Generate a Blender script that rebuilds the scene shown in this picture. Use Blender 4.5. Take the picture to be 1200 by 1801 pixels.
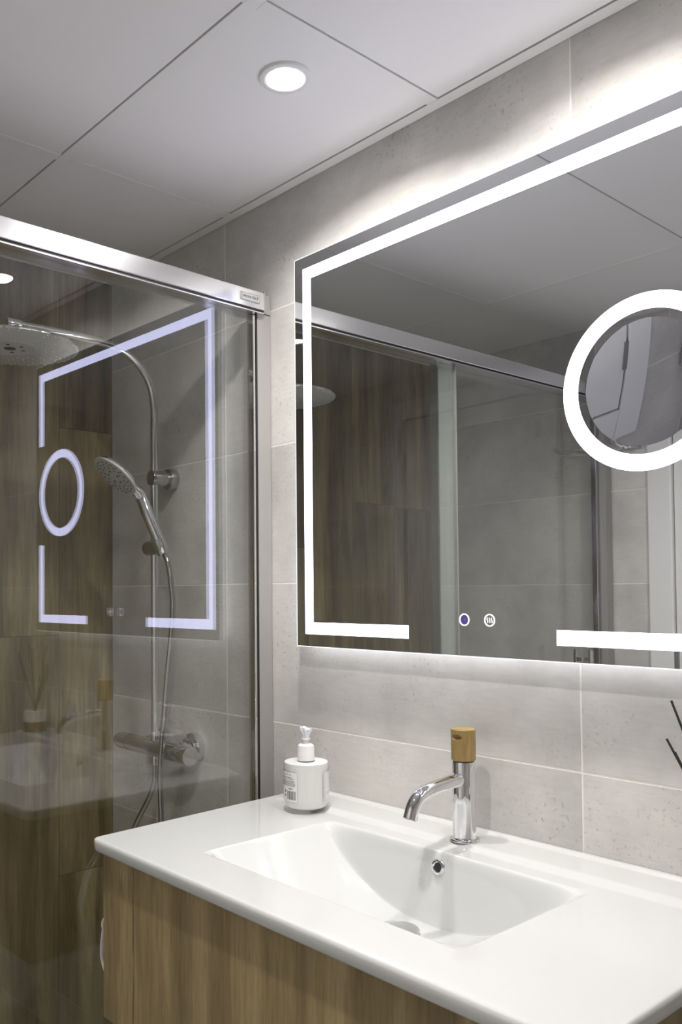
import bpy, bmesh, math, random
from mathutils import Vector, Matrix
for o in list(bpy.data.objects): bpy.data.objects.remove(o)
SC = bpy.context.scene; COL = SC.collection
PI = math.pi; R_ = math.radians
random.seed(7)

# ------------------------------------------------------------------ camera
F_PX, CX, CY = 1523.7, 485.68, 998.44          # focal length and principal point in pixels of the 1200x1801 frame
YAW, PITCH, ROLL = .863, .0286, -.0073
fw = Vector((-math.sin(YAW)*math.cos(PITCH), math.cos(YAW)*math.cos(PITCH), math.sin(PITCH)))
rt = Vector((math.cos(YAW), math.sin(YAW), 0)); up = rt.cross(fw)
r2 = rt*math.cos(ROLL) + up*math.sin(ROLL); u2 = -rt*math.sin(ROLL) + up*math.cos(ROLL)
cam = bpy.data.objects.new('camera', bpy.data.cameras.new('camera')); COL.objects.link(cam)
cam.matrix_world = Matrix(((r2.x, u2.x, -fw.x, 0), (r2.y, u2.y, -fw.y, -1.2338), (r2.z, u2.z, -fw.z, 1.3), (0, 0, 0, 1)))
cam.data.sensor_fit = 'HORIZONTAL'; cam.data.sensor_width = 36
cam.data.lens = F_PX/1200*36
cam.data.shift_x = (600-CX)/1200; cam.data.shift_y = (CY-900.5)/1200
cam.data.clip_start = .01
SC.camera = cam
# ------------------------------------------------------------------ world, exposure
W = bpy.data.worlds.new('world'); SC.world = W; W.use_nodes = True
W.node_tree.nodes['Background'].inputs[0].default_value = (.8, .85, 1, 1)
W.node_tree.nodes['Background'].inputs[1].default_value = .3
VS = SC.view_settings; VS.view_transform = 'Standard'; VS.look = 'None'; VS.gamma = 1; VS.use_curve_mapping = False
VS.exposure = 0.40
STRIP = 4.8            # radiance of the mirror's light strips
DOWN_W = 3.7           # power of each downlight
ZC = 2.174             # ceiling height
YO = -1.505            # door wall
XW = -2.148            # wood-look shower end wall
XR = .75               # wall to the right of the camera
DOWNLIGHTS = [(-1.086, -.2755), (-.63, -.24), (-.67, -.81)]

# ------------------------------------------------------------------ materials
def new_mat(n):
    m = bpy.data.materials.new(n); m.use_nodes = True
    nt = m.node_tree; nt.nodes.clear()
    out = nt.nodes.new('ShaderNodeOutputMaterial')
    return m, nt, out
def node(nt, t, **k):
    n = nt.nodes.new(t)
    for a, v in k.items():
        if a.startswith('i_'): n.inputs[a[2:].replace('_', ' ')].default_value = v
        else: setattr(n, a, v)
    return n
def pbr(name, col, rough=.5, metal=0, bump=0, bscale=80, var=0, coat=0, aniso=0, spec=.5):
    m, nt, out = new_mat(name)
    p = node(nt, 'ShaderNodeBsdfPrincipled'); nt.links.new(p.outputs[0], out.inputs[0])
    p.inputs['Base Color'].default_value = (*col, 1); p.inputs['Roughness'].default_value = rough
    p.inputs['Metallic'].default_value = metal; p.inputs['Coat Weight'].default_value = coat
    p.inputs['Coat Roughness'].default_value = .03
    p.inputs['Specular IOR Level'].default_value = spec
    p.inputs['Anisotropic'].default_value = aniso
    tc = node(nt, 'ShaderNodeTexCoord')
    nz = node(nt, 'ShaderNodeTexNoise'); nz.inputs['Scale'].default_value = bscale; nz.inputs['Detail'].default_value = 4
    nt.links.new(tc.outputs['Object'], nz.inputs['Vector'])
    if var:
        mr = node(nt, 'ShaderNodeMapRange'); mr.inputs[3].default_value = 1-var; mr.inputs[4].default_value = 1+var
        nt.links.new(nz.outputs[0], mr.inputs[0])
        mx = node(nt, 'ShaderNodeVectorMath', operation='SCALE'); mx.inputs[0].default_value = col
        nt.links.new(mr.outputs[0], mx.inputs['Scale']); nt.links.new(mx.outputs[0], p.inputs['Base Color'])
    if bump:
        b = node(nt, 'ShaderNodeBump'); b.inputs['Strength'].default_value = bump; b.inputs['Distance'].default_value = .001
        nt.links.new(nz.outputs[0], b.inputs['Height']); nt.links.new(b.outputs[0], p.inputs['Normal'])
    return m
def emit(name, col, s):
    m, nt, out = new_mat(name)
    e = node(nt, 'ShaderNodeEmission'); e.inputs[0].default_value = (*col, 1); e.inputs[1].default_value = s
    nt.links.new(e.outputs[0], out.inputs[0]); return m
def clear(name, tint, f0=.04, rough=0.0):
    """thin clear sheet: each face lets light through and mirrors by Schlick's law"""
    m, nt, out = new_mat(name)
    g = node(nt, 'ShaderNodeNewGeometry')
    d = node(nt, 'ShaderNodeVectorMath', operation='DOT_PRODUCT')
    nt.links.new(g.outputs['Normal'], d.inputs[0]); nt.links.new(g.outputs['Incoming'], d.inputs[1])
    a = node(nt, 'ShaderNodeMath', operation='ABSOLUTE'); nt.links.new(d.outputs['Value'], a.inputs[0])
    s = node(nt, 'ShaderNodeMath', operation='SUBTRACT'); s.inputs[0].default_value = 1; nt.links.new(a.outputs[0], s.inputs[1])
    p = node(nt, 'ShaderNodeMath', operation='POWER'); nt.links.new(s.outputs[0], p.inputs[0]); p.inputs[1].default_value = 5
    q = node(nt, 'ShaderNodeMath', operation='MULTIPLY_ADD'); nt.links.new(p.outputs[0], q.inputs[0])
    q.inputs[1].default_value = 1-f0; q.inputs[2].default_value = f0
    t = node(nt, 'ShaderNodeBsdfTransparent'); t.inputs[0].default_value = (*tint, 1)
    gl = node(nt, 'ShaderNodeBsdfGlossy'); gl.inputs['Roughness'].default_value = rough
    gl.inputs[0].default_value = (1, 1, 1, 1)
    mx = node(nt, 'ShaderNodeMixShader'); nt.links.new(q.outputs[0], mx.inputs[0])
    nt.links.new(t.outputs[0], mx.inputs[1]); nt.links.new(gl.outputs[0], mx.inputs[2])
    nt.links.new(mx.outputs[0], out.inputs[0]); return m
def ramp(nt, stops):
    r = node(nt, 'ShaderNodeValToRGB'); e = r.color_ramp.elements
    while len(e) < len(stops): e.new(.5)
    for i, (p, c) in enumerate(stops): e[i].position = p; e[i].color = (*c, 1)
    return r
def shifted(nt, amount=7.0):
    """object coordinates moved by each piece's own random number, so that no two pieces look alike"""
    tc = node(nt, 'ShaderNodeTexCoord'); oi = node(nt, 'ShaderNodeObjectInfo')
    k = node(nt, 'ShaderNodeMath', operation='MULTIPLY'); k.inputs[1].default_value = amount
    nt.links.new(oi.outputs['Random'], k.inputs[0])
    a = node(nt, 'ShaderNodeVectorMath', operation='ADD'); nt.links.new(tc.outputs['Object'], a.inputs[0])
    cb = node(nt, 'ShaderNodeCombineXYZ')
    for i in range(3): nt.links.new(k.outputs[0], cb.inputs[i])
    nt.links.new(cb.outputs[0], a.inputs[1]); return a, oi
def cement_mat(name='cement_tile', base=(.68, .665, .64)):
    m, nt, out = new_mat(name); L = nt.links.new
    v, oi = shifted(nt)
    p = node(nt, 'ShaderNodeBsdfPrincipled'); L(p.outputs[0], out.inputs[0])
    n1 = node(nt, 'ShaderNodeTexNoise', i_Scale=3.2, i_Detail=6.0, i_Roughness=.6); L(v.outputs[0], n1.inputs[0])
    mp = node(nt, 'ShaderNodeMapping'); mp.inputs['Scale'].default_value = (1, 1, 6); L(v.outputs[0], mp.inputs[0])
    n2 = node(nt, 'ShaderNodeTexNoise', i_Scale=26.0, i_Detail=8.0, i_Roughness=.7); L(mp.outputs[0], n2.inputs[0])
    r1 = ramp(nt, [(.36, tuple(c*.78 for c in base)), (.62, tuple(c*1.07 for c in base))]); L(n1.outputs[0], r1.inputs[0])
    r2 = ramp(nt, [(.3, (.95, .95, .95)), (.62, (1.03, 1.03, 1.03))]); L(n2.outputs[0], r2.inputs[0])
    mx = node(nt, 'ShaderNodeMix', data_type='RGBA', blend_type='MULTIPLY'); mx.inputs[0].default_value = 1
    L(r1.outputs[0], mx.inputs[6]); L(r2.outputs[0], mx.inputs[7])
    # dark flecks gathered in cloudy patches
    n3 = node(nt, 'ShaderNodeTexNoise', i_Scale=130.0, i_Detail=4.0, i_Roughness=.6); L(v.outputs[0], n3.inputs[0])
    r3 = ramp(nt, [(.33, (1, 1, 1)), (.42, (0, 0, 0))]); L(n3.outputs[0], r3.inputs[0])
    n4 = node(nt, 'ShaderNodeTexNoise', i_Scale=5.5, i_Detail=3.0); L(v.outputs[0], n4.inputs[0])
    r4 = ramp(nt, [(.46, (0, 0, 0)), (.62, (1, 1, 1))]); L(n4.outputs[0], r4.inputs[0])
    mm = node(nt, 'ShaderNodeMath', operation='MULTIPLY'); L(r3.outputs[0], mm.inputs[0]); L(r4.outputs[0], mm.inputs[1])
    m2 = node(nt, 'ShaderNodeMath', operation='MULTIPLY'); L(mm.outputs[0], m2.inputs[0]); m2.inputs[1].default_value = .42
    mx2 = node(nt, 'ShaderNodeMix', data_type='RGBA'); L(m2.outputs[0], mx2.inputs[0]); L(mx.outputs[2], mx2.inputs[6])
    mx2.inputs[7].default_value = (.2, .19, .175, 1)
    L(mx2.outputs[2], p.inputs['Base Color'])
    p.inputs['Roughness'].default_value = .5; p.inputs['Specular IOR Level'].default_value = .35
    b = node(nt, 'ShaderNodeBump'); b.inputs['Strength'].default_value = .10; b.inputs['Distance'].default_value = .0015
    L(n2.outputs[0], b.inputs['Height']); L(b.outputs[0], p.inputs['Normal'])
    return m
def wood_mat(name, dark, mid, light, axis='z', gscale=14.0, rough=.45, seams=False):
    m, nt, out = new_mat(name); L = nt.links.new
    v, oi = shifted(nt, 11.0)
    p = node(nt, 'ShaderNodeBsdfPrincipled'); L(p.outputs[0], out.inputs[0])
    mp = node(nt, 'ShaderNodeMapping'); s = [1, 1, 1]; s['xyz'.index(axis)] = .07; mp.inputs['Scale'].default_value = s
    L(v.outputs[0], mp.inputs[0])
    n1 = node(nt, 'ShaderNodeTexNoise', i_Scale=gscale, i_Detail=5.0, i_Roughness=.55, i_Distortion=.6); L(mp.outputs[0], n1.inputs[0])
    n2 = node(nt, 'ShaderNodeTexNoise', i_Scale=gscale*11, i_Detail=5.0, i_Roughness=.7); L(mp.outputs[0], n2.inputs[0])
    r1 = ramp(nt, [(.32, dark), (.5, mid), (.68, light)]); L(n1.outputs[0], r1.inputs[0])
    r2 = ramp(nt, [(.3, (.72, .72, .72)), (.65, (1.1, 1.1, 1.1))]); L(n2.outputs[0], r2.inputs[0])
    mx = node(nt, 'ShaderNodeMix', data_type='RGBA', blend_type='MULTIPLY'); mx.inputs[0].default_value = 1
    L(r1.outputs[0], mx.inputs[6]); L(r2.outputs[0], mx.inputs[7])
    # knots and dark stains, longer than wide
    mp2 = node(nt, 'ShaderNodeMapping'); s2 = [1, 1, 1]; s2['xyz'.index(axis)] = .33; mp2.inputs['Scale'].default_value = s2; L(v.outputs[0], mp2.inputs[0])
    n3 = node(nt, 'ShaderNodeTexNoise', i_Scale=9.0, i_Detail=4.0, i_Roughness=.6); L(mp2.outputs[0], n3.inputs[0])
    r3 = ramp(nt, [(.27, (.45, .42, .4)), (.42, (1, 1, 1))]); L(n3.outputs[0], r3.inputs[0])
    mx3 = node(nt, 'ShaderNodeMix', data_type='RGBA', blend_type='MULTIPLY'); mx3.inputs[0].default_value = 1
    L(mx.outputs[2], mx3.inputs[6]); L(r3.outputs[0], mx3.inputs[7])
    last = mx3.outputs[2]
    # each plank a little lighter or darker
    mr = node(nt, 'ShaderNodeMapRange'); mr.inputs[3].default_value = .76; mr.inputs[4].default_value = 1.2; L(oi.outputs['Random'], mr.inputs[0])
    sc = node(nt, 'ShaderNodeVectorMath', operation='SCALE'); L(last, sc.inputs[0]); L(mr.outputs[0], sc.inputs['Scale'])
    last = sc.outputs[0]
    if seams:   # printed plank joints of the laminate: thin dark cracks at irregular widths along x
        tc = node(nt, 'ShaderNodeTexCoord'); sx = node(nt, 'ShaderNodeSeparateXYZ'); L(tc.outputs['Object'], sx.inputs[0])
        wn = node(nt, 'ShaderNodeTexNoise', i_Scale=7.0, i_Detail=2.0); L(tc.outputs['Object'], wn.inputs[0])
        wob = node(nt, 'ShaderNodeMath', operation='MULTIPLY_ADD'); L(wn.outputs[0], wob.inputs[0]); wob.inputs[1].default_value = .02
        L(sx.outputs[0], wob.inputs[2])
        prev = None
        mz = node(nt, 'ShaderNodeMapping'); mz.inputs['Scale'].default_value = (9, .1, 3.2); L(tc.outputs['Object'], mz.inputs[0])
        nm = node(nt, 'ShaderNodeTexNoise', i_Scale=1.6, i_Detail=3.0); L(mz.outputs[0], nm.inputs[0])
        st = node(nt, 'ShaderNodeMapRange'); st.inputs[1].default_value = .42; st.inputs[2].default_value = .60; st.inputs[3].default_value = .95; st.inputs[4].default_value = .35
        L(nm.outputs[0], st.inputs[0])
        for pos, w in seams:
            d = node(nt, 'ShaderNodeMath', operation='SUBTRACT'); L(wob.outputs[0], d.inputs[0]); d.inputs[1].default_value = pos+.01
            a = node(nt, 'ShaderNodeMath', operation='ABSOLUTE'); L(d.outputs[0], a.inputs[0])
            q = node(nt, 'ShaderNodeMapRange'); q.inputs[1].default_value = w*.4; q.inputs[2].default_value = w; q.inputs[3].default_value = .45; q.inputs[4].default_value = 1
            L(a.outputs[0], q.inputs[0]); L(st.outputs[0], q.inputs[3])
            if prev:
                k = node(nt, 'ShaderNodeMath', operation='MULTIPLY'); L(prev, k.inputs[0]); L(q.outputs[0], k.inputs[1]); prev = k.outputs[0]
            else: prev = q.outputs[0]
        sc2 = node(nt, 'ShaderNodeVectorMath', operation='SCALE'); L(last, sc2.inputs[0]); L(prev, sc2.inputs['Scale']); last = sc2.outputs[0]
    L(last, p.inputs['Base Color']); p.inputs['Roughness'].default_value = rough; p.inputs['Specular IOR Level'].default_value = .35
    b = node(nt, 'ShaderNodeBump'); b.inputs['Strength'].default_value = .25; b.inputs['Distance'].default_value = .0008
    L(n2.outputs[0], b.inputs['Height']); L(b.outputs[0], p.inputs['Normal'])
    return m
M = {}
M['tile'] = cement_mat()
M['floor_tile'] = cement_mat('floor_cement_tile', (.56, .55, .53))
M['grout'] = pbr('grout', (.88, .86, .82), .9, bump=.2, bscale=300)
M['wood_tile'] = wood_mat('wood_look_tile', (.10, .075, .036), (.22, .172, .088), (.37, .30, .16), 'z', 13, .42)
M['oak'] = wood_mat('oak_laminate', (.22, .165, .08), (.335, .255, .13), (.44, .34, .185), 'z', 16, .5, seams=[(-1.2223, .0022), (-1.0605, .0024), (-.82, .0014), (-.7124, .0018), (-.58, .002)])
M['bamboo'] = wood_mat('bamboo', (.33, .215, .075), (.41, .28, .105), (.49, .35, .145), 'z', 30, .45)
M['dark_gap'] = pbr('shadow_gap', (.02, .02, .02), .9)
M['ceil'] = pbr('ceiling_vinyl', (.91, .90, .91), .6, bump=.15, bscale=900, var=.012)
M['bar'] = pbr('ceiling_bar_paint', (.90, .89, .89), .45)
M['white'] = pbr('white_lacquer', (.82, .82, .82), .35)
M['ceramic'] = pbr('white_ceramic', (.68, .692, .686), .09, coat=.6)
M['chrome'] = pbr('chrome', (.80, .80, .81), .04, metal=1)
M['dull_chrome'] = pbr('dull_chrome', (.55, .55, .55), .16, metal=1)
M['alu'] = pbr('brushed_aluminium', (.84, .84, .87), .22, metal=1, bump=.02, bscale=400)
M['profile'] = pbr('satin_profile', (.38, .37, .355), .45, metal=.2)
M['mirror'] = pbr('silvered_mirror', (.84, .86, .86), .006, metal=1)
M['mag_mirror'] = pbr('magnifying_mirror_silver', (.90, .93, .99), .01, metal=1)
M['black'] = pbr('black_rubber', (.015, .015, .015), .5)
M['glass'] = clear('shower_glass', (.985, .995, .985), .063)
M['seal'] = clear('clear_plastic_seal', (.93, .95, .94), .06, .15)
def milky(m, col, f):
    nt = m.node_tree; out = [n for n in nt.nodes if n.type == 'OUTPUT_MATERIAL'][0]; src = out.inputs[0].links[0].from_socket
    d = node(nt, 'ShaderNodeBsdfDiffuse'); d.inputs[0].default_value = (*col, 1)
    x = node(nt, 'ShaderNodeMixShader'); x.inputs[0].default_value = f
    nt.links.new(src, x.inputs[1]); nt.links.new(d.outputs[0], x.inputs[2]); nt.links.new(x.outputs[0], out.inputs[0])
milky(M['seal'], (.75, .79, .76), .2)
M['bottle'] = clear('clear_bottle_plastic', (.985, .99, .985), .045, .02)
M['liquid'] = pbr('white_soap', (.83, .83, .81), .3)
M['plastic'] = pbr('white_plastic', (.83, .82, .82), .35)
M['wrap'] = pbr('milky_plastic_wrap', (.86, .86, .92), .25)
M['print'] = pbr('dark_print', (.08, .08, .08), .6)
M['bar_print'] = pbr('light_print', (.30, .30, .30), .6)
M['strip'] = emit('led_diffuser', (.67, .68, 1.0), STRIP)
M['edge'] = emit('lit_glass_edge', (.86, .9, 1.0), 1.15)
M['back_led'] = emit('rear_led', (.95, .94, 1.0), 5.2)
M['lens'] = emit('downlight_lens', (1, .96, .91), 45)
M['lilac'] = emit('lilac_led', (.22, .15, .60), .38)
M['btn'] = emit('white_led_symbol', (.95, .96, 1), 1.6)
M['nozzle'] = pbr('pale_grey_silicone', (.62, .61, .58), .45)
M['hole'] = pbr('dark_hole', (.02, .02, .02), .4)
M['reed'] = pbr('black_reed', (.012, .011, .01), .6)
M['hinge'] = pbr('grey_hinge', (.25, .25, .25), .4, metal=.3)
M['jar'] = pbr('white_jar', (.8, .79, .77), .4)
M['jar_dark'] = pbr('brown_jar_base', (.16, .13, .1), .35)
M['badge'] = pbr('badge_metal', (.42, .42, .43), .35, metal=.5)
M['badge_field'] = pbr('badge_field_metal', (.5, .5, .5), .45, metal=.2)

# ------------------------------------------------------------------ helpers
def mesh_obj(name, bm, mat, parent=None, smooth=False):
    bmesh.ops.recalc_face_normals(bm, faces=bm.faces)
    me = bpy.data.meshes.new(name); bm.to_mesh(me); bm.free()
    if mat: me.materials.append(mat)
    if smooth:
        for p in me.polygons: p.use_smooth = True
        try: me.set_sharp_from_angle(angle=R_(38))
        except Exception: pass
    o = bpy.data.objects.new(name, me); COL.objects.link(o)
    if parent: o.parent = parent
    return o
def tag(o, label=None, cat=None, group=None, kind=None):
    if label: o['label'] = label
    if cat: o['category'] = cat
    if group: o['group'] = group
    if kind: o['kind'] = kind
    return o
def empty(name, loc, label=None, cat=None, group=None, kind=None, rz=0):
    o = bpy.data.objects.new(name, None); COL.objects.link(o); o.empty_display_size = .05
    o.location = loc; o.rotation_euler = (0, 0, rz); bpy.context.view_layer.update()
    return tag(o, label, cat, group, kind)
def bm_box(bm, x0, x1, y0, y1, z0, z1, bev=0, seg=1):
    vs = [bm.verts.new((x, y, z)) for x in (x0, x1) for y in (y0, y1) for z in (z0, z1)]
    fs = [bm.faces.new([vs[i] for i in f]) for f in ((0, 1, 3, 2), (4, 6, 7, 5), (0, 4, 5, 1), (2, 3, 7, 6), (0, 2, 6, 4), (1, 5, 7, 3))]
    if bev:
        es = list({e for f in fs for e in f.edges})
        bmesh.ops.bevel(bm, geom=es, offset=bev, segments=seg, profile=.5, affect='EDGES')
def box(name, x0, x1, y0, y1, z0, z1, mat, parent=None, bev=0, seg=1, at=None, smooth=False):
    """box in the parent's own coordinates; `at` gives the object an origin of its own"""
    bm = bmesh.new()
    a = at or (0, 0, 0)
    bm_box(bm, x0-a[0], x1-a[0], y0-a[1], y1-a[1], z0-a[2], z1-a[2], bev, seg)
    o = mesh_obj(name, bm, mat, parent, smooth); o.location = a; return o
def bm_lathe(bm, prof, seg=40, frame=Matrix.Identity(4), cap=True):
    """profile of (radius, height) spun round the local z axis of frame"""
    rings = []
    for r, h in prof:
        if r < 1e-6: rings.append([bm.verts.new(frame @ Vector((0, 0, h)))]); continue
        rings.append([bm.verts.new(frame @ Vector((r*math.cos(2*PI*k/seg), r*math.sin(2*PI*k/seg), h))) for k in range(seg)])
    for a, b in zip(rings, rings[1:]):
        for k in range(seg):
            k2 = (k+1) % seg
            if len(a) == 1 and len(b) == 1: continue
            if len(a) == 1: bm.faces.new((a[0], b[k], b[k2]))
            elif len(b) == 1: bm.faces.new((a[k], a[k2], b[0]))
            else: bm.faces.new((a[k], a[k2], b[k2], b[k]))
    if cap:
        for rg in (rings[0], rings[-1]):
            if len(rg) > 1: bm.faces.new(rg)
def frame_to(p, d):
    d = Vector(d).normalized(); q = Vector((0, 0, 1)).rotation_difference(d)
    return Matrix.Translation(Vector(p)) @ q.to_matrix().to_4x4()
def lathe(name, prof, mat, parent=None, p=(0, 0, 0), d=(0, 0, 1), seg=40, smooth=True, cap=True):
    bm = bmesh.new(); bm_lathe(bm, prof, seg, frame_to(p, d), cap); return mesh_obj(name, bm, mat, parent, smooth)
def cyl(name, p0, p1, r, mat, parent=None, seg=32, bev=None):
    p0, p1 = Vector(p0), Vector(p1); L = (p1-p0).length; b = bev if bev is not None else min(r*.12, L*.2)
    return lathe(name, [(0, 0), (r-b, 0), (r-b*.3, b*.3), (r, b), (r, L-b), (r-b*.3, L-b*.3), (r-b, L), (0, L)], mat, parent, p0, p1-p0, seg, cap=False)
def catmull(pts, n=10):
    pts = [Vector(p) for p in pts]; P = [2*pts[0]-pts[1]] + pts + [2*pts[-1]-pts[-2]]; out = []
    for i in range(1, len(P)-2):
        for k in range(n):
            t = k/n; a, b, c, d = P[i-1], P[i], P[i+1], P[i+2]
            out.append(.5*((2*b)+(c-a)*t+(2*a-5*b+4*c-d)*t*t+(3*b-a-3*c+d)*t**3))
    out.append(pts[-1]); return out
def bm_tube(bm, path, rad, seg=16, caps=True):
    path = [Vector(p) for p in path]; n = len(path)
    rads = rad if isinstance(rad, (list, tuple)) else [rad]*n
    t0 = (path[1]-path[0]).normalized()
    nrm = t0.cross(Vector((0, 0, 1)));
    if nrm.length < .1: nrm = t0.cross(Vector((1, 0, 0)))
    nrm.normalize(); rings = []
    for i, p in enumerate(path):
        t = (path[min(i+1, n-1)]-path[max(i-1, 0)]).normalized()
        nrm = (nrm - t*nrm.dot(t)).normalized(); bi = t.cross(nrm)
        rings.append([bm.verts.new(p+rads[i]*(math.cos(2*PI*k/seg)*nrm+math.sin(2*PI*k/seg)*bi)) for k in range(seg)])
    for a, b in zip(rings, rings[1:]):
        for k in range(seg): bm.faces.new((a[k], a[(k+1) % seg], b[(k+1) % seg], b[k]))
    if caps: bm.faces.new(rings[0]); bm.faces.new(rings[-1])
def tube(name, path, rad, mat, parent=None, seg=16):
    bm = bmesh.new(); bm_tube(bm, path, rad, seg); return mesh_obj(name, bm, mat, parent, True)

# ------------------------------------------------------------------ room shell
G0, GZ, GX, GW = 1.0184, .302, -1.6197, .0028
ZS = [0] + [G0+GZ*k for k in range(-3, 4)] + [ZC+.02]
def tile_mesh_cache(w, t, h, axis, _c={}):
    key = (round(w, 4), round(t, 4), round(h, 4), axis)
    if key not in _c:
        bm = bmesh.new()
        if axis == 'y': bm_box(bm, 0, w, 0, t, 0, h, .0006)
        else: bm_box(bm, 0, t, 0, w, 0, h, .0006)
        bmesh.ops.recalc_face_normals(bm, faces=bm.faces)
        me = bpy.data.meshes.new('tile'); bm.to_mesh(me); bm.free(); _c[key] = me
    return _c[key]
def lay_tile(name, w, t, h, axis, loc, mat, parent):
    me = tile_mesh_cache(w, t, h, axis)
    if not me.materials: me.materials.append(mat)
    elif me.materials[0] != mat:
        me = me.copy(); me.materials[0] = mat
    o = bpy.data.objects.new(name, me); COL.objects.link(o); o.location = loc; o.parent = parent; return o
def spans(c, a, b): return [(max(p, a), min(q, b)) for p, q in zip(c, c[1:]) if min(q, b)-max(p, a) > .012]
# mirror wall (y = 0)
wb = box('wall_back', XW-.1, XR+.1, .0005, .12, 0, ZC+.05, M['grout'], bev=0); tag(wb, kind='structure')
XG = [XW] + [GX+.902*k for k in range(0, 3)] + [XR]
for x0, x1 in spans(XG, XW, XR):
    for z0, z1 in spans(ZS, 0, ZC+.02):
        lay_tile('tile', x1-x0-GW, .008, z1-z0-GW, 'y', (x0+GW/2, 0, z0+GW/2), M['tile'], wb)
# door wall (y = YO), with the door opening
DX0, DX1, DZ = -1.229, -.535, 2.0
bm = bmesh.new()
for a in ((XW-.1, DX0, 0, ZC+.05), (DX1, XR+.1, 0, ZC+.05), (DX0, DX1, DZ, ZC+.05)): bm_box(bm, a[0], a[1], YO-.12, YO-.0012, a[2], a[3])
wf = mesh_obj('wall_front', bm, M['grout']); tag(wf, kind='structure')
XF = [XW, -1.478, -.576, .326, XR]
for x0, x1 in spans(XF, XW, XR):
    for z0, z1 in spans(ZS, 0, ZC+.02):
        for a, b, c, d in ((x0, min(x1, DX0), z0, z1), (max(x0, DX1), x1, z0, z1), (max(x0, DX0), min(x1, DX1), max(z0, DZ), z1)):
            if b-a > .012 and d-c > .012:
                lay_tile('tile', b-a-GW, .008, d-c-GW, 'y', (a+GW/2, YO-.008, c+GW/2), M['tile'], wf)
# wall to the right of the camera
wr = box('wall_right', XR+.0012, XR+.12, YO-.12, .12, 0, ZC+.05, M['grout']); tag(wr, kind='structure')
for y0, y1 in spans([YO, -.902, 0], YO, 0):
    for z0, z1 in spans(ZS, 0, ZC+.02):
        lay_tile('tile', y1-y0-GW, .008, z1-z0-GW, 'x', (XR, y0+GW/2, z0+GW/2), M['tile'], wr)
# wood-look shower end wall: upright planks
wl = box('wall_left', XW-.12, XW-.0015, YO-.12, .12, 0, ZC+.05, pbr('brown_grout', (.10, .08, .06), .9)); tag(wl, kind='structure')
PY = [YO] + [-1.253, -1.035, -.817, -.599, -.381, -.163] + [0]
PJ = {0: (.41, 1.61), 1: (.42, 1.619), 2: (1.2,), 3: (.25, 1.45), 4: (.75, 1.95), 5: (1.19,), 6: (.55, 1.75)}
for i, (y0, y1) in enumerate(zip(PY, PY[1:])):
    zs = [0, *PJ[i], ZC+.02]
    for z0, z1 in zip(zs, zs[1:]):
        lay_tile('plank', y1-y0-.0014, .009, z1-z0-.0014, 'x', (XW-.009, y0+.0007, z0+.0007), M['wood_tile'], wl)
# floor
fl = box('floor', XW-.1, XR+.1, YO-.12, .12, -.1, -.0012, M['grout']); tag(fl, kind='structure')
for i in range(5):
    for j in range(3):
        x0 = max(-1.46, -1.46+.6*i-.2); x1 = min(-1.46+.6*(i+1)-.2, XR); y0 = max(YO, YO+.6*j); y1 = min(YO+.6*(j+1), 0)
        if x1-x0 > .02 and y1-y0 > .02:
            box('tile', x0+.0015, x1-.0015, y0+.0015, y1-.0015, -.008, 0, M['floor_tile'], fl, at=(x0, y0, -.008))
# suspended ceiling: grid bars and vinyl panels
ce = box('ceiling', XW-.1, XR+.1, YO-.12, .12, ZC+.03, ZC+.1, M['dark_gap']); tag(ce, kind='structure')
BX = [-1.580, -.973, -.366, .241]; BY = [-.435, -1.042]; BW = .012
def bar(x0, x1, y0, y1): box('ceiling_bar', x0, x1, y0, y1, ZC, ZC+.012, M['bar'], ce, bev=.0006)
bar(XW, XR, -.0245, -.0005); bar(XW, XR, YO+.0005, YO+.0245)
bar(XW+.0005, XW+.0245, YO+.025, -.025); bar(XR-.0245, XR-.0005, YO+.025, -.025)
for y in BY: bar(XW+.025, XR-.025, y-BW, y+BW)
ye = [YO+.025] + [v for y in reversed(BY) for v in (y-BW, y+BW)] + [-.025]
for x in BX:
    for y0, y1 in zip(ye[::2], ye[1::2]): bar(x-BW, x+BW, y0, y1)
xe = [XW+.0245] + [v for x in BX for v in (x-BW, x+BW)] + [XR-.0245]
for x0, x1 in zip(xe[::2], xe[1::2]):
    for y0, y1 in zip(ye[::2], ye[1::2]):
        # the panels sit a little to one side of the grid and leave a dark gap at +x... and at the bar's far edge
        box('ceiling_panel', x0+.0030, x1+.0005, y0-.0005, y1-.0030, ZC+.0014, ZC+.011, M['ceil'], ce)
# door with casing (seen only in the mirrors)
dr = empty('door_1', ((DX0+DX1)/2, YO, 0), kind='structure')
def dl(x): return x-(DX0+DX1)/2
box('door_leaf', dl(DX0)+.004, dl(DX1)-.004, -.040, .004, .006, DZ-.003, M['white'], dr, bev=.002)
for a, b in ((dl(DX0)-.075, dl(DX0)+.001), (dl(DX1)-.001, dl(DX1)+.075)):
    box('casing', a, b, .0005, .016, 0, DZ+.075, M['white'], dr, bev=.004, seg=2)
box('casing', dl(DX0)+.001, dl(DX1)-.001, .0005, .016, DZ-.001, DZ+.075, M['white'], dr, bev=.004, seg=2)
for z in (.25, 1.05, 1.84):
    box('hinge', dl(DX0)+.001, dl(DX0)+.012, .004, .0175, z, z+.062, M['hinge'], dr, .001)
hd = cyl('door_handle', (dl(DX1)-.07, -.006, 1.02), (dl(DX1)-.07, .045, 1.02), .011, M['chrome'], dr)
cyl('lever', (dl(DX1)-.07, .04, 1.02), (dl(DX1)-.19, .04, 1.02), .008, M['chrome'], hd)

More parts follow.
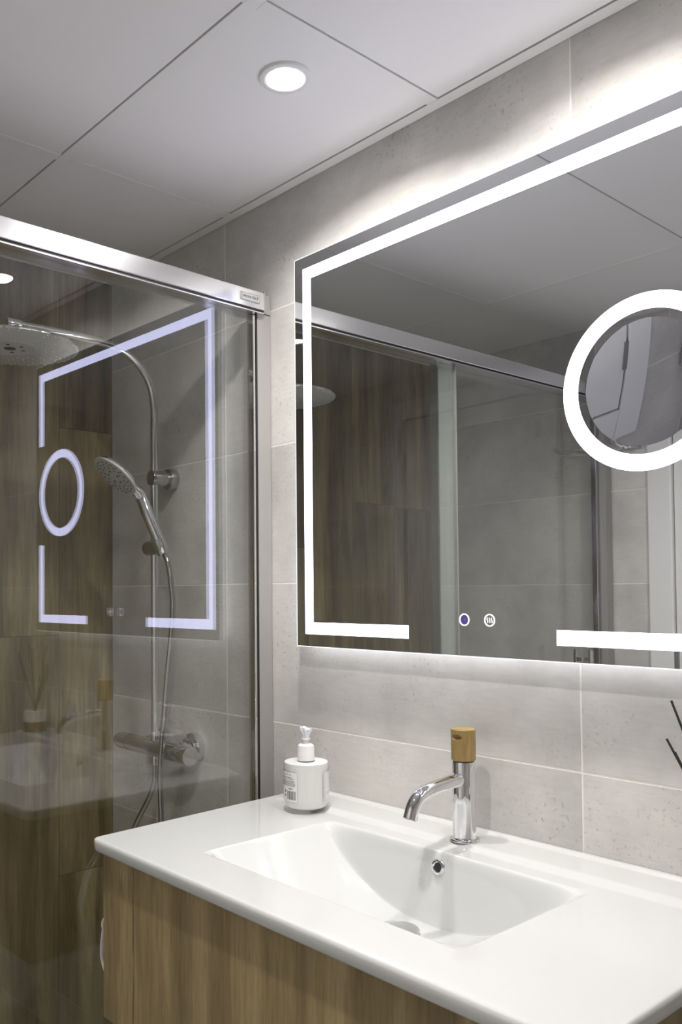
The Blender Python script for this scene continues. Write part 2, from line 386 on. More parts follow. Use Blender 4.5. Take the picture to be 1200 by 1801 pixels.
# ------------------------------------------------------------------ downlights
DLL = ['round white recessed downlight in the ceiling panel left of centre, above the mirror',
       'round white recessed downlight above the right half of the mirror, seen only as a reflection',
       'round white recessed downlight near the door wall, seen only as a reflection']
for i, (x, y) in enumerate(DOWNLIGHTS):
    t = empty('downlight', (x, y, ZC), DLL[i], 'ceiling light', 'recessed ceiling downlights')
    lathe('trim_ring', [(.0295, .004), (.0295, -.0005), (.032, -.0028), (.038, -.0034), (.0435, -.0026), (.0455, -.0004), (.0455, .002)], M['white'], t, cap=False, seg=64)
    lathe('lens', [(0, -.0012), (.0297, -.0012), (.0297, .0005), (0, .0005)], M['lens'], t, cap=False, seg=48)
    ld = bpy.data.lights.new('downlight_lamp', 'AREA'); ld.shape = 'DISK'; ld.size = .056; ld.energy = DOWN_W*(1, .6, 1.15)[i]; ld.color = (1, .955, .90)
    ld.spread = R_(147)
    lo = bpy.data.objects.new('downlight_lamp', ld); COL.objects.link(lo); lo.parent = t; lo.location = (0, 0, -.0046)

# ------------------------------------------------------------------ lit mirror
YM = -.035; MX0, MX1, MZ0, MZ1 = -1.334, -.436, 1.1905, 1.9915
mc = (-.885, YM, MZ0)
mi = empty('lighted_mirror', mc, 'large rectangular wall mirror with white light strips and a lit magnifying ring', 'mirror')
def ml(x, z): return x-mc[0], z-mc[2]
def mbox(name, x0, x1, z0, z1, y0, y1, mat, parent=None, bev=0):
    return box(name, x0-mc[0], x1-mc[0], y0-YM, y1-YM, z0-mc[2], z1-mc[2], mat, parent or mi, bev)
RX, RZ, RO, RI, RM = -.590, 1.597, .1275, .1035, .0915
# mirror face with a round hole for the magnifier
bm = bmesh.new()
N = 96
circ = [bm.verts.new((RX-mc[0]+RM*math.cos(2*PI*k/N), 0, RZ-mc[2]+RM*math.sin(2*PI*k/N))) for k in range(N)]
e1 = [bm.edges.new((circ[k], circ[(k+1) % N])) for k in range(N)]
cs = [bm.verts.new((x-mc[0], 0, z-mc[2])) for x, z in ((MX0, MZ0), (MX1, MZ0), (MX1, MZ1), (MX0, MZ1))]
e2 = [bm.edges.new((cs[k], cs[(k+1) % 4])) for k in range(4)]
bmesh.ops.triangle_fill(bm, use_beauty=True, edges=e1+e2)
for f in list(bm.faces):
    c = f.calc_center_median()
    if (c.x-(RX-mc[0]))**2+(c.z-(RZ-mc[2]))**2 < (RM*.98)**2: bm.faces.remove(f)
mg = mesh_obj('mirror_glass', bm, M['mirror'], mi)
md = mg.modifiers.new('thick', 'SOLIDIFY'); md.thickness = .004; md.offset = 0
mg.location = (0, .0021, 0)
bm = bmesh.new(); e = .0016
for a in ((MX0-e, MX0, MZ0-e, MZ1+e), (MX1, MX1+e, MZ0-e, MZ1+e), (MX0, MX1, MZ1, MZ1+e), (MX0, MX1, MZ0-e, MZ0)):
    bm_box(bm, a[0]-mc[0], a[1]-mc[0], 0, .005, a[2]-mc[2], a[3]-mc[2])
tag(mesh_obj('glass_edge', bm, M['edge'], mi), 'thin glowing glass edge')
IN, SW, P0 = .0245, .0238, -.0004
sx0, sx1, sz0, sz1 = MX0+IN, MX1-IN, MZ0+IN, MZ1-IN
def strip(x0, x1, z0, z1): mbox('light_strip', x0, x1, z0, z1, YM+P0, YM+.0002, M['strip'])
strip(sx0, sx0+SW, sz0, sz1); strip(sx0+SW, sx1-SW, sz1-SW, sz1)
strip(sx0+SW, -1.0341, sz0, sz0+SW); strip(-.7357, sx1-SW, sz0, sz0+SW)
strip(sx1-SW, sx1, sz0, RZ-.150); strip(sx1-SW, sx1, RZ+.150, sz1)
fm = Matrix.Translation((RX-mc[0], 0, RZ-mc[2])) @ Matrix.Rotation(PI/2, 4, 'X')
bm = bmesh.new(); bm_lathe(bm, [(RI, -.0002), (RI, .0004), (RO, .0004), (RO, -.0002)], 96, fm, cap=False)
tag(mesh_obj('light_ring', bm, M['strip'], mi, False), 'glowing white light ring')
RC = .78
bm = bmesh.new(); pr = []
for k in range(25):
    r = RM*k/24; pr.append((r, -(.0012+(RM*RM-r*r)/(2*RC))))
bm_lathe(bm, pr, 96, fm, cap=False)
o = mesh_obj('magnifying_mirror', bm, M['mag_mirror'], mi, True); tag(o, 'round concave magnifying mirror inside the lit ring')
bm = bmesh.new(); bm_lathe(bm, [(RM, .0001), (RM, -.0125)], 96, fm, cap=False)
mesh_obj('magnifier_rim', bm, M['black'], mi, True)
# housing behind the glass and its rear light
mbox('housing', MX0+.03, MX1-.03, MZ0+.03, MZ1-.03, YM+.0175, -.0005, M['white'])
bm = bmesh.new(); q0, q1 = .022, .0295
for a in ((MX0+q0, MX0+q1, MZ0+q0, MZ1-q0), (MX1-q1, MX1-q0, MZ0+q0, MZ1-q0), (MX0+q1, MX1-q1, MZ1-q1, MZ1-q0), (MX0+q1, MX1-q1, MZ0+q0, MZ0+q1)):
    bm_box(bm, a[0]-mc[0], a[1]-mc[0], .012, .019, a[2]-mc[2], a[3]-mc[2])
mesh_obj('rear_light_strip', bm, M['back_led'], mi)
# touch buttons
def ring_bm(bm, cx, cz, ro, ri, h=.0005, y=0, seg=40):
    f = Matrix.Translation((cx, y, cz)) @ Matrix.Rotation(PI/2, 4, 'X')
    bm_lathe(bm, [(ri, 0), (ri, h), (ro, h), (ro, 0)], seg, f, cap=False)
for i, bx in enumerate((-.9107, -.8594)):
    cx, cz = ml(bx, 1.2515)
    bm = bmesh.new(); ring_bm(bm, cx, cz, .0105, .0086)
    b = mesh_obj('touch_button', bm, M['btn'], mi)
    if i == 0:
        tag(b, 'white ring touch button with a lilac glow')
        bm = bmesh.new(); ring_bm(bm, cx+.0005, cz, .0076, .0022, .0003)
        mesh_obj('glow', bm, M['lilac'], b)
    else:
        tag(b, 'white ring touch button with three wavy heat lines')
        bm = bmesh.new()
        for s in (-1, 0, 1):
            pts = [(cx+s*.0042+.0007*math.sin(t*2*PI), -.0004, cz-.0040+.0080*t) for t in [k/12 for k in range(13)]]
            bm_tube(bm, pts, .0005, 6)
        mesh_obj('heat_symbol', bm, M['btn'], b, True)

# ------------------------------------------------------------------ washbasin
KZ = .887; KY0 = -.512; KXR = -.4185; BCX = -.8845
BX0, BX1, BY0, BY1 = -1.136, -.632, -.420, -.137
def sst(a, b, t):
    t = max(0, min(1, (t-a)/(b-a))); return t*t*(3-2*t)
def left_edge(y): return -1.333-.030*((y-KY0)/(-KY0))
def top_h(x, y):
    """height of the basin's upper surface"""
    fl = sst(.004, .075, x-left_edge(y))
    h = KZ + .0055*sst(-.103, -.080, y)*fl            # raised rear deck
    h += .0035*sst(-.016, -.008, y)*fl
    u = abs(x-BCX)/((BX1-BX0)/2)
    dep = .111*(1-min(1, u)**2.2) if u < 1 else 0
    if dep <= 0: return h
    # softly rounded plan corners at the front
    rear2 = 1-sst(BY1-.026, BY1+.004, y)
    front = sst(BY0, BY0+.034, y)
    d = dep*rear2*front
    lip = .0022*(1-sst(.93, 1.0, u))*sst(BY0-.001, BY0+.003, y)*(1-sst(BY1-.002, BY1+.006, y))
    return h - max(d, lip)
def lin(a, b, n): return [a+(b-a)*k/n for k in range(n)]
ys = lin(KY0, KY0+.012, 6) + lin(KY0+.012, BY0-.006, 14) + lin(BY0-.006, BY0+.040, 26) + lin(BY0+.040, BY1-.040, 34) + lin(BY1-.040, BY1+.012, 34) + lin(BY1+.012, -.076, 14) + lin(-.076, -.018, 8) + lin(-.018, -.0005, 12) + [-.0005]
xs = lin(0, .012, 6) + lin(.012, .20, 20) + lin(.20, .26, 20) + lin(.26, .74, 70) + lin(.74, .80, 18) + lin(.80, .988, 20) + lin(.988, 1, 6) + [1]
CR, TH, ER = .016, .021, .0055       # corner radius, slab thickness, edge rounding
bm = bmesh.new(); grid = []
def col_x(s, y):
    xl = left_edge(y); xr = KXR
    # round the two front corners
    dy = y-KY0
    if dy < CR:
        k = CR-math.sqrt(max(0, CR*CR-(CR-dy)**2)); xl += k; xr -= k
    # keep the bowl columns straight
    return xl+(xr-xl)*s
for y in ys:
    row = []
    for s in xs:
        x = col_x(s, y); h = top_h(x, y)
        e = min(y-KY0+.0, x-col_x(0, y), col_x(1, y)-x)
        dcorner = e
        if dcorner < ER: h -= ER-math.sqrt(max(0, ER*ER-(ER-max(0, dcorner))**2))
        row.append(bm.verts.new((x, y, h)))
    grid.append(row)
for a, b in zip(grid, grid[1:]):
    for k in range(len(xs)-1): bm.faces.new((a[k], a[k+1], b[k+1], b[k]))
per = [grid[0][k] for k in range(len(xs))] + [grid[j][-1] for j in range(1, len(ys))] + [grid[-1][k] for k in range(len(xs)-2, -1, -1)] + [grid[j][0] for j in range(len(ys)-2, 0, -1)]
cen = Vector(((MX0+MX1)/2, -.25, 0))
prev = per
for dz, ins in ((TH*.5, 0), (TH-.004, .0005), (TH-.001, .002), (TH, .005)):
    cur = []
    for v in per:
        c = v.co; nx = (ins if c.x < cen.x else -ins); ny = ins if c.y < -.01 and c.y < KY0+.03 else 0
        cur.append(bm.verts.new((c.x+(nx if (c.x < -1.28 or c.x > -.47) else 0), c.y+ny, KZ-dz)))
    n = len(per)
    for k in range(n): bm.faces.new((prev[k], prev[(k+1) % n], cur[(k+1) % n], cur[k]))
    prev = cur
wbn = empty('washbasin', (BCX, -.25, KZ-TH), 'wide white ceramic washbasin top with a sunken rectangular bowl on the wood vanity', 'sink')
ob = mesh_obj('basin_top', bm, M['ceramic'], wbn, False); ob.location = (-BCX, .25, -(KZ-TH))
for p in ob.data.polygons: p.use_smooth = True
ob.data.set_sharp_from_angle(angle=R_(55))
# overflow and drain cover
OV = Vector((-.8857, -.1432, .8642))
def rel(o): return Vector(o)-Vector((BCX, -.25, KZ-TH))
ovd = Vector((0, -.97, .22))
ovr = lathe('overflow_ring', [(.0068, -.004), (.0068, .0012), (.0085, .0028), (.0112, .0024), (.0125, .0006), (.0128, -.004)], M['chrome'], wbn, rel(OV), ovd, 40, cap=False)
lathe('overflow_hole', [(0, 0), (.0069, 0)], M['hole'], ovr, rel(OV)+ovd*.0016, ovd, 32, cap=False)
DR = Vector((-.905, -.219, .7795))
dc = lathe('drain_cover', [(.031, -.003), (.0335, -.002), (.0345, 0), (.0338, .0022), (.031, .0032), (0, .0034)], M['chrome'], wbn, rel(DR), (0, 0, 1), 48, cap=False)

# ------------------------------------------------------------------ vanity cabinet
vc = empty('vanity_cabinet', (-.88, -.25, .586), 'wall-hung oak-look vanity cabinet under the white washbasin', 'cabinet')
def vb(n, x0, x1, y0, y1, z0, z1, mt, bev=.001): 
    o = box(n, x0, x1, y0, y1, z0, z1, mt, vc, bev, at=None); o.location = (.88, .25, -.586); return o
zt = KZ-TH-.0005
vb('side_panel', -1.320, -1.302, -.474, -.002, .588, zt-.11, M['oak']); vb('side_panel', -.449, -.431, -.474, -.002, .588, zt, M['oak'])
vb('bottom_panel', -1.302, -.449, -.474, -.002, .588, .604, M['oak'])
vb('back_rail', -1.302, -.449, -.02, -.002, .62, .70, M['oak'])
vb('top_rail', -1.320, -1.302, -.474, -.002, zt-.11, zt, M['oak'])
vb('drawer_front', -1.3205, -.4305, -.495, -.4755, .586, zt, M['oak'], .0012)
# white cable beside the cabinet
wc = tube('cable', catmull([(-1.335, -.34, .80), (-1.372, -.40, .76), (-1.409, -.44, .7136), (-1.4175, -.44, .6877), (-1.4235, -.44, .6605), (-1.420, -.44, .6307), (-1.40, -.435, .605), (-1.37, -.40, .57), (-1.335, -.34, .55)], 8), .0035, M['plastic'])
tag(wc, 'thin white cable curving out past the left edge of the vanity cabinet', 'cable')

# ------------------------------------------------------------------ faucet
TX, TY, TZ = -.8895, -.0700, KZ+.0055
fa = empty('basin_faucet', (TX, TY, TZ), 'chrome mixer tap with a round bamboo handle on the rear deck of the washbasin', 'faucet')
lathe('base_ring', [(0, 0), (.0235, 0), (.0242, .0012), (.0236, .0034), (.0215, .0044), (.0, .0046)], M['chrome'], fa, seg=56, cap=False)
lathe('body', [(.0196, .004), (.0190, .0065), (.0188, .060), (.0186, .1265), (.0178, .1285), (0, .1286)], M['chrome'], fa, seg=64, cap=False)
sp = catmull([(0, -.008, .101), (0, -.04, .0985), (0, -.075, .0955), (0, -.100, .0915), (0, -.1165, .0850), (0, -.1275, .0735), (0, -.1345, .0565)], 10)
o = tube('spout', sp, [.0118 if i < 6 else .0112 for i in range(len(sp))], M['chrome'], fa, 32)
d_ = (sp[-1]-sp[-2]).normalized()
lathe('aerator', [(0, .0), (.0088, .0), (.0092, .0012), (0, .0012)], M['dull_chrome'], fa, sp[-1], d_, 28, cap=False)
lathe('handle_gap', [(.0172, .128), (.0172, .131)], M['black'], fa, seg=40, cap=False)
# bamboo handle with a shallow round recess cut in its side
bm = bmesh.new(); SEG = 96; H0, H1, HR = .1305, .1815, .0200
zz = [H0, H0+.001] + lin(H0+.002, H1-.002, 40) + [H1-.001, H1]
rc = Vector((0, 0, 0)); ang0 = R_(-88)
rings = []
for z in zz:
    ring = []
    for k in range(SEG):
        a = 2*PI*k/SEG; r = HR if .0009 < z-H0 and H1-z > .0009 else HR-.001
        da = (a-ang0+PI) % (2*PI)-PI
        w = (da*HR/.0098)**2+((z-(H1-.0125))/.0042)**2
        if w < 1: r -= .0065*(1-w)**.35
        ring.append(bm.verts.new((r*math.cos(a), r*math.sin(a), z)))
    rings.append(ring)
for a, b in zip(rings, rings[1:]):
    for k in range(SEG): bm.faces.new((a[k], a[(k+1) % SEG], b[(k+1) % SEG], b[k]))
bm.faces.new(rings[0]); bm.faces.new(rings[-1])
tag(mesh_obj('handle', bm, M['bamboo'], fa, True), 'bamboo handle with a finger recess')

# ------------------------------------------------------------------ soap dispenser
SXY = (-1.2255, -.1135); SZ = KZ+.0006
so = empty('soap_dispenser', (*SXY, SZ), 'clear pump bottle of white hand soap with wrapped nozzle, on the washbasin', 'soap dispenser')
lathe('bottle', [(0, 0), (.036, 0), (.0400, .003), (.0428, .011), (.0432, .020), (.0432, .084), (.0426, .090), (.0395, .0955), (.031, .0985), (.020, .0992), (.0165, .0995)], M['bottle'], so, seg=72, cap=False)
lathe('soap', [(0, .006), (.034, .006), (.0385, .0085), (.0412, .016), (.0418, .024), (.0418, .0835), (.041, .0845), (0, .0845)], M['liquid'], so, seg=72, cap=False)
lathe('collar', [(.0165, .0865), (.0168, .0960), (.0160, .0985), (.0162, .108), (.0150, .1125), (.0115, .1150), (.0, .1155)], M['plastic'], so, seg=48, cap=False)
lathe('pump_stem', [(.0055, .114), (.0055, .121), (.0085, .1225), (.0085, .1255), (.0, .126)], M['plastic'], so, seg=32, cap=False)
# crumpled clear wrap round the nozzle, wider at the top
bm = bmesh.new(); prs = [(.0068, .1225), (.0064, .1265), (.0078, .132), (.0105, .138), (.0118, .1425)]
rings = []
for j, (r, h) in enumerate(prs):
    ring = []
    for k in range(28):
        a = 2*PI*k/28; rr = r*(1+(.10+.05*j)*math.sin(k*PI*.5+j)*.7)
        ring.append(bm.verts.new((rr*math.cos(a)*1.12, rr*math.sin(a)*.75, h+(.0015*math.sin(3*a) if j == 4 else 0))))
    rings.append(ring)
for a, b in zip(rings, rings[1:]):
    for k in range(28): bm.faces.new((a[k], a[(k+1) % 28], b[(k+1) % 28], b[k]))
bm.faces.new(rings[0]); bm.faces.new(rings[-1])
mesh_obj('nozzle_wrap', bm, M['wrap'], so, False)
for ch in list(so.children): ch.scale = (1, 1, 1.08)
# labels: curved patches on the bottle
to_cam = math.atan2(-1.2338-SXY[1], 0-SXY[0])
LR = .04345
def patch(bm, a0, a1, z0, z1, r, n=10):
    lo = [bm.verts.new((r*math.cos(a0+(a1-a0)*k/n), r*math.sin(a0+(a1-a0)*k/n), z0)) for k in range(n+1)]
    hi = [bm.verts.new((v.co.x, v.co.y, z1)) for v in lo]
    for k in range(n): bm.faces.new((lo[k], lo[k+1], hi[k+1], hi[k]))
def lab(a0, a1, z0, z1):
    bm = bmesh.new(); patch(bm, a0, a1, z0, z1, LR, 16); return mesh_obj('label', bm, M['plastic'], so, True)
# image-left on the bottle = smaller angle seen from the camera
la0, la1 = to_cam-R_(105), to_cam-R_(23)
l1 = tag(lab(la0, la1, .022, .076), 'rear label with small print and a barcode')
bm = bmesh.new(); rnd = random.Random(3)
for i, (z, ends) in enumerate(((.0715, .80), (.0665, .84), (.0638, .90), (.0600, .93), (.0578, .90), (.0556, .93), (.0535, .94), (.0513, .94))):
    a = la0+(la1-la0)*.05
    while a < la0+(la1-la0)*ends:
        b = a+R_(rnd.uniform(3, 7)); patch(bm, a, min(b, la0+(la1-la0)*ends), z-.00055, z+.00035, LR+.00015, 2); a = b+R_(.9)
for z, s, e_ in ((.0462, .66, .86), (.0446, .70, .80)):
    patch(bm, la0+(la1-la0)*s, la0+(la1-la0)*e_, z-.0005, z+.0004, LR+.00015, 4)
patch(bm, la0+(la1-la0)*.49, la0+(la1-la0)*.54, .0375, .0425, LR+.00015, 2)
patch(bm, la0+(la1-la0)*.49, la0+(la1-la0)*.54, .030, .034, LR+.00015, 2)
a = la0+(la1-la0)*.60
while a < la0+(la1-la0)*.95:
    w = R_(rnd.choice((.5, .8, 1.5))); patch(bm, a, a+w, .0255, .0415, LR+.00015, 1); a += w+R_(rnd.choice((.5, .9, 1.3)))
mesh_obj('print', bm, M['print'], l1)
lb0, lb1 = to_cam+R_(48), to_cam+R_(115)
l2 = tag(lab(lb0, lb1, .020, .076), 'front label with a thin frame line')
bm = bmesh.new(); t_ = R_(1.1)
patch(bm, lb0+R_(5), lb0+R_(5)+t_*.8, .0225, .0735, LR+.00015, 1)
patch(bm, lb0+R_(5), lb1-R_(4), .0222, .0227, LR+.00015, 12); patch(bm, lb0+R_(5), lb1-R_(4), .0733, .0738, LR+.00015, 12)
patch(bm, lb0+R_(12), lb0+R_(26), .0365, .0372, LR+.00015, 4); patch(bm, lb0+R_(12), lb0+R_(22), .0335, .0341, LR+.00015, 4)
mesh_obj('print', bm, M['bar_print'], l2)

# ------------------------------------------------------------------ reed diffuser
DXY = (-.474, -.058); DZ0 = KZ+.0058
rd = empty('reed_diffuser', (*DXY, DZ0), 'reed diffuser with black sticks at the right end of the washbasin', 'diffuser')
lathe('jar_base', [(0, 0), (.031, 0), (.033, .002), (.033, .029)], M['jar_dark'], rd, seg=48, cap=False)
lathe('jar', [(.033, .029), (.0332, .060), (.032, .0615), (.029, .0615), (.028, .058), (.028, .031), (0, .031)], M['jar'], rd, seg=48, cap=False)
for tx, ty, tz in ((-.5488, -.060, 1.1496), (-.5553, -.062, 1.0975), (-.5490, -.052, 1.0790), (-.440, -.060, 1.150), (-.400, -.075, 1.120), (-.425, -.040, 1.135)):
    e_ = Vector((tx-DXY[0], ty-DXY[1], tz-DZ0)); b_ = Vector((-e_.x*.14, -e_.y*.3, .034))
    cyl('reed', b_, e_, .0016, M['reed'], rd, 12)

# ------------------------------------------------------------------ shower enclosure
EX = -1.460
en = empty('shower_enclosure', (EX, 0, 0), 'sliding glass shower screen with aluminium header rail, left of the mirror', 'shower screen', rz=R_(1.0))
YE = -1.500
def eb(n, x0, x1, y0, y1, z0, z1, mt, bev=0, par=None, seg=1): return box(n, x0, x1, y0, y1, z0, z1, mt, par or en, bev, seg)
HB, HT = 1.9155, 1.9555
hr = eb('header_rail', -.034, .0200, YE+.030, -.030, HB, HT, M['alu'], .002, seg=2)
eb('rail_lip', -.030, .0165, YE+.031, -.031, HB-.0045, HB-.0002, M['black'])
eb('rail_channel', -.0335, .0180, YE+.031, -.031, HB-.0072, HB-.0046, M['alu'])
for y0, y1 in ((-.0295, -.004), (YE+.002, YE+.0295)):
    eb('rail_bracket', -.034, .0090, y0, y1, HB-.002, HT+.0005, M['profile'], .001)
eb('end_cap', -.032, .0205, -.0315, -.0285, HB-.002, HT+.002, M['chrome'], .0008)
for y0, y1 in ((-.038, -.0012), (YE+.0012, YE+.038)):
    eb('wall_profile', -.032, .0055, y0, y1, .045, HB-.003, M['profile'], .0008)
# panes
eb('glass_pane', -.006, 0, -.714, -.046, .06, HB-.008, M['glass'])
eb('glass_pane', -.028, -.022, YE+.046, -.652, .06, HB-.008, M['glass'])
# upright chrome edge profiles with black gaskets
eb('edge_profile', -.012, .0035, -.0500, -.0430, .06, HB-.008, M['chrome'], .0012, seg=2)
eb('gasket', -.010, .0042, -.0428, -.0382, .06, HB-.008, M['black'])
eb('edge_profile', -.034, -.016, YE+.0430, YE+.055, .06, HB-.008, M['dull_chrome'], .0012, seg=2)
eb('edge_seal', -.008, .0015, -.7185, -.7142, .06, HB-.008, M['profile'])
eb('edge_seal', -.030, -.006, -.6515, -.6465, .06, HB-.008, M['dull_chrome'])
eb('overlap_seal', -.0212, -.0062, -.712, -.655, .06, HB-.008, M['seal'])
eb('floor_rail', -.034, .012, YE+.004, -.004, .034, .05, M['alu'], .002)
for s in (1, -1):
    y = YE+.125
    x0, x1 = (-.0215, .006) if s > 0 else (-.056, -.0285)
    h = eb('pull_handle', min(x1, x1-.010) if s > 0 else x0, x1 if s > 0 else x0+.010, y, y+.016, .80, 1.112, M['chrome'], .003, seg=3)
    for z in (.83, 1.075): eb('stud', -.0218 if s > 0 else x0+.0095, x1-.0095 if s > 0 else -.0282, y+.003, y+.013, z, z+.012, M['chrome'])
# maker's badge on the header
bd = eb('badge', .0200, .0222, -.0985, -.0445, 1.9268, 1.9445, M['badge'], .0008); tag(bd, 'small raised maker badge with dark lettering')
eb('badge_field', .0222, .0225, -.0925, -.0475, 1.9290, 1.9420, M['badge_field'], par=bd)
def text_mesh(name, body, size, loc, rot, mat, parent, ext=.0002):
    cu = bpy.data.curves.new(name, 'FONT'); cu.body = body; cu.size = size; cu.extrude = ext; cu.align_x = 'LEFT'; cu.align_y = 'CENTER'
    t = bpy.data.objects.new('tmp', cu); COL.objects.link(t)
    dg = bpy.context.evaluated_depsgraph_get(); me = bpy.data.meshes.new_from_object(t.evaluated_get(dg))
    bpy.data.objects.remove(t); me.materials.clear(); me.materials.append(mat)
    o = bpy.data.objects.new(name, me); COL.objects.link(o); o.parent = parent
    o.location = loc; o.rotation_euler = rot; return o
text_mesh('lettering', 'PROFILTEK', .0074, (.0227, -.0918, 1.9352), (PI/2, 0, PI/2), M['black'], bd)
text_mesh('emblem', 'P', .0092, (.0227, -.0545, 1.9352), (PI/2, 0, PI/2), M['black'], bd)
# shower tray
tr = box('shower_tray', XW+.002, EX+.02, YO+.002, -.002, .0005, .034, M['ceramic'], None, .004, 2, at=(-1.8, -.75, 0)); tag(tr, 'white rectangular shower tray behind the glass screen', 'shower tray')

# ------------------------------------------------------------------ shower column
SX, SY = -1.8377, -.0600
sc = empty('shower_column', (SX, SY, .93), 'chrome shower column with round overhead shower and thermostatic valve behind the glass', 'shower')
ZB = -.93
def L3(x, y, z): return Vector((x-SX, y-SY, z+ZB))
rp = [L3(SX, SY, .945), L3(SX, SY, 1.2), L3(SX, SY, 1.5), L3(SX, SY, 1.74)]
pth = rp[:3] + catmull([L3(SX, SY, 1.70), L3(SX, SY, 1.765), L3(SX, -.072, 1.822), L3(SX, -.106, 1.868), L3(SX, -.152, 1.894), L3(SX, -.21, 1.903), L3(SX, -.32, 1.9055), L3(SX, -.425, 1.9035)], 8)
tube('riser_pipe', pth, .0098, M['chrome'], sc, 24)
cyl('arm_tip', L3(SX, -.410, 1.9035), L3(SX, -.446, 1.9030), .0128, M['chrome'], sc)
br = cyl('wall_bracket', L3(SX, -.0715, 1.588), L3(SX, -.0235, 1.588), .0195, M['dull_chrome'], sc, 40)
cyl('bracket_flange', L3(SX, -.0230, 1.588), L3(SX, -.0005, 1.588), .0265, M['dull_chrome'], br, 40)
# overhead shower
HY = -.437
lathe('swivel', [(0, .040), (.0085, .040), (.0095, .030), (.0125, .026), (.0130, .014), (.010, .012), (.011, .006), (.018, .004), (.020, .0)], M['chrome'], sc, L3(SX, HY, 1.8600), seg=36, cap=False)
oh = lathe('overhead_shower', [(0, .0015), (.020, .0015), (.12, -.001), (.148, -.0045), (.1515, -.0085), (.150, -.0105)], M['chrome'], sc, L3(SX, HY, 1.8605), seg=96, cap=False)
lathe('nozzle_plate', [(.150, -.0105), (.148, -.0118), (.058, -.0124), (.056, -.0136), (.052, -.0130), (0, -.0130)], M['nozzle'], oh, L3(SX, HY, 1.8605), seg=96, cap=False)
bm = bmesh.new()
for rr, n in ((.145, 44), (.128, 38), (.111, 32), (.094, 26), (.077, 20)):
    for k in range(n):
        a = 2*PI*k/n; c = L3(SX+rr*math.cos(a), HY+rr*math.sin(a), 1.8605-.0120)
        bm_lathe(bm, [(.0017, 0), (.0012, -.0026), (0, -.0026)], 6, Matrix.Translation(c), cap=False)
tag(mesh_obj('rubber_nozzles', bm, M['nozzle'], oh, True), kind='stuff')
bm = bmesh.new()
bm_lathe(bm, [(0, 0), (.013, 0), (.013, -.0008), (0, -.0008)], 24, Matrix.Translation(L3(SX, HY, 1.8605-.0130)), cap=False)
for k in range(6):
    a = 2*PI*k/6+.5; bm_lathe(bm, [(0, 0), (.0042, 0), (.0042, -.0008), (0, -.0008)], 12, Matrix.Translation(L3(SX+.031*math.cos(a), HY+.031*math.sin(a), 1.8605-.0130)), cap=False)
mesh_obj('centre_jets', bm, M['hole'], oh)
# slider
sl = cyl('slider', L3(SX-.026, SY-.003, 1.413), L3(SX+.036, SY-.003, 1.413), .0185, M['dull_chrome'], sc, 40)
lathe('hose_cradle', [(.0148, -.018), (.0162, -.016), (.0172, .012), (.0180, .020), (.0160, .0208), (.0150, .018)], M['chrome'], sl, L3(SX+.049, SY-.012, 1.412), (-.12, -.34, .93), 36, cap=False)
# thermostatic valve
va = cyl('mixer_valve', L3(-1.953, SY, .917), L3(-1.733, SY, .917), .0215, M['dull_chrome'], sc, 48)
lathe('temperature_knob', [(.0215, 0), (.0215, .040), (.0185, .056), (.013, .0635), (0, .066)], M['dull_chrome'], va, L3(-1.954, SY, .917), (-1, 0, 0), 48, cap=False)
lathe('flow_knob', [(.0215, 0), (.0225, .002), (.0225, .046), (.021, .048), (0, .048)], M['chrome'], va, L3(-1.732, SY, .917), (1, 0, 0), 48, cap=False)
for x in (-1.893, -1.743):
    cyl('wall_elbow', L3(x, SY+.012, .925), L3(x, -.020, .925), .0145, M['chrome'], va)
    lathe('wall_flange', [(.0, .0), (.0345, 0), (.0355, .003), (.0355, .018), (.033, .021), (.017, .0215)], M['chrome'], va, L3(x, -.0006, .925), (0, -1, 0), 48, cap=False)
cyl('hose_outlet', L3(SX, SY, .899), L3(SX, SY, .875), .0095, M['chrome'], va)
cyl('riser_socket', L3(SX, SY, .935), L3(SX, SY, .958), .0125, M['chrome'], va)

# ------------------------------------------------------------------ hand shower
hs = empty('hand_shower', (SX+.049, SY-.018, 1.413), 'chrome hand shower with a pale nozzle face, resting in the slider, with hose', 'hand shower')
HB_ = Vector((SX+.049, SY-.018, 1.413))
def H3(x, y, z): return Vector((x, y, z))-HB_
hc = H3(SX+.004, -.1735, 1.583)                       # centre of the spray face
ax = Vector((-.10, -.745, .665)).normalized()          # direction along the face, away from the handle
nf = Vector((-.08, -.65, -.75)); nf = (nf-ax*nf.dot(ax)).normalized()   # the way the water goes
sd = ax.cross(nf)
Mf = Matrix(((sd.x, ax.x, nf.x, hc.x), (sd.y, ax.y, nf.y, hc.y), (sd.z, ax.z, nf.z, hc.z), (0, 0, 0, 1)))
bm = bmesh.new(); bm_lathe(bm, [(0, -.020), (.040, -.020), (.050, -.017), (.0565, -.010), (.0580, -.002), (.0575, 0)], 72, Mf, cap=False)
hh = mesh_obj('spray_head', bm, M['chrome'], hs, True)
bm = bmesh.new(); bm_lathe(bm, [(.0575, -.0035), (.0612, -.003), (.0625, .0), (.0610, .0022), (.058, .0030), (0, .0034)], 72, Mf, cap=False)
mesh_obj('spray_face', bm, M['nozzle'], hh, True)
bm = bmesh.new(); rnd = random.Random(5)
for rr, n, s in ((.051, 22, .0016), (.042, 16, .0016), (.032, 12, .0018), (.019, 5, .0028)):
    for k in range(n):
        a = 2*PI*(k+.5*(n % 3))/n
        bm_lathe(bm, [(0, .0044), (s, .0044), (s, .003)], 10, Mf @ Matrix.Translation((rr*math.cos(a), rr*math.sin(a), 0)) @ Matrix.Diagonal((1, 1.0, 1, 1)), cap=False)
tag(mesh_obj('spray_holes', bm, M['hole'], hh), kind='stuff')
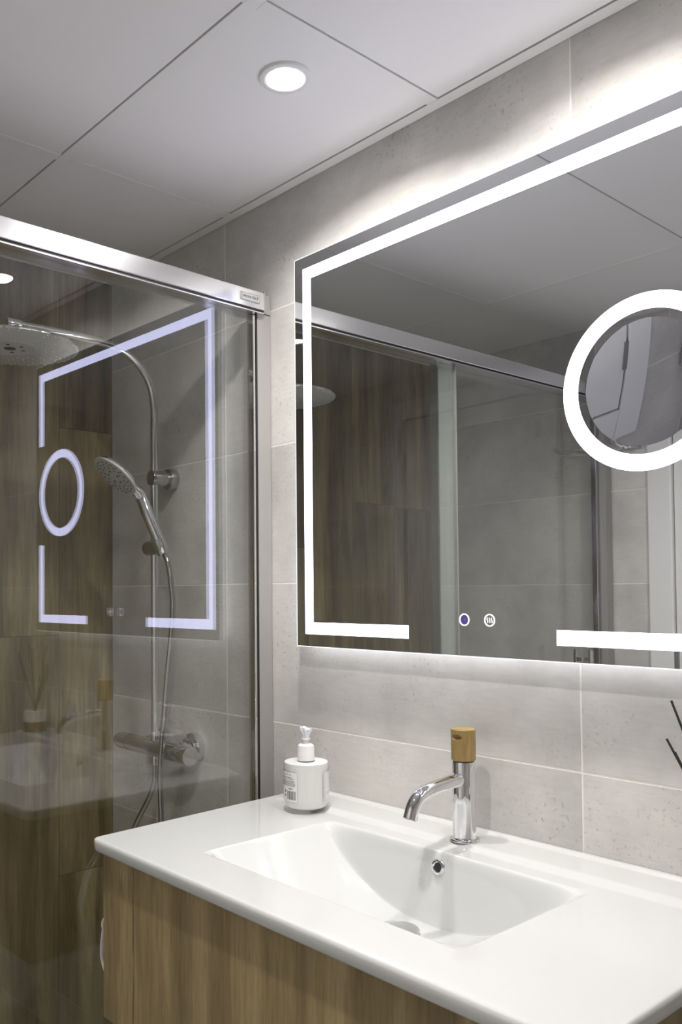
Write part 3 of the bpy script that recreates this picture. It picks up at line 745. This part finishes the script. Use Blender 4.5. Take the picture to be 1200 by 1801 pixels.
# tongue of the face running into the handle
bm = bmesh.new(); rings = []
for j in range(9):
    t = j/8; c = Mf @ Vector((0, -.050-.042*t, -.001-.006*t)); w = .026*(1-t)+.0135*t if t < .5 else .0195*(1-t)*1.0+.0125*t; h_ = .007+.003*t
    rings.append([bm.verts.new(c+w*math.cos(2*PI*k/20)*sd+h_*math.sin(2*PI*k/20)*nf) for k in range(20)])
for a, b in zip(rings, rings[1:]):
    for k in range(20): bm.faces.new((a[k], a[(k+1) % 20], b[(k+1) % 20], b[k]))
bm.faces.new(rings[0]); bm.faces.new(rings[-1])
mesh_obj('face_tongue', bm, M['nozzle'], hh, True)
h0 = Mf @ Vector((0, -.078, -.012)); h1 = H3(SX+.052, -.0705, 1.405)
hp = catmull([Mf @ Vector((0, -.045, -.014)), h0, h0.lerp(h1, .35)+Vector((0, -.001, 0)), h0.lerp(h1, .7), h1], 8)
n = len(hp)
tube('handle', hp, [.0138+.0015*math.sin(PI*i/(n-1)) if i > 4 else .010+.0007*i for i in range(n)], M['chrome'], hs, 28)
bt = Mf @ Vector((.020, -.066, .004)); tube('spray_switch', [bt-ax*.010, bt-ax*.003+nf*.001, bt+ax*.004+nf*.001, bt+ax*.010], [.003, .0042, .0042, .003], M['chrome'], hs, 14)
hose = catmull([H3(SX+.052, -.0705, 1.405), H3(-1.7634, -.070, 1.375), H3(-1.7660, -.060, 1.3323), H3(-1.7573, -.060, 1.270), H3(-1.7501, -.070, 1.195), H3(-1.7503, -.080, 1.114), H3(-1.7500, -.090, 1.02),
               H3(-1.7553, -.094, .939), H3(-1.7662, -.092, .870), H3(-1.780, -.082, .81), H3(-1.789, -.075, .741), H3(-1.80, -.075, .62), H3(-1.84, -.085, .50), H3(-1.91, -.09, .46), H3(-1.955, -.085, .52), H3(-1.945, -.075, .64), H3(-1.9188, -.068, .711), H3(-1.878, -.065, .767), H3(-1.8514, -.063, .804), H3(-1.8400, SY, .842), H3(SX, SY, .874)], 10)
ho = tube('hose', hose, .0068, M['dull_chrome'], hs, 18)

# ------------------------------------------------------------------ robe hook on the door wall
rh = empty('robe_hook', (-1.385, YO, 1.765), 'small chrome triple robe hook on the door wall, seen in the mirror', 'hook')
box('back_plate', -.068, .068, .0005, .009, -.014, .014, M['chrome'], rh, .003, 2)
for x in (-.045, 0, .045):
    tube('prong', catmull([(x, .006, 0), (x*1.2, .03, -.004), (x*1.5, .052, .004), (x*1.55, .058, .016)], 6), .0052, M['chrome'], rh, 16)
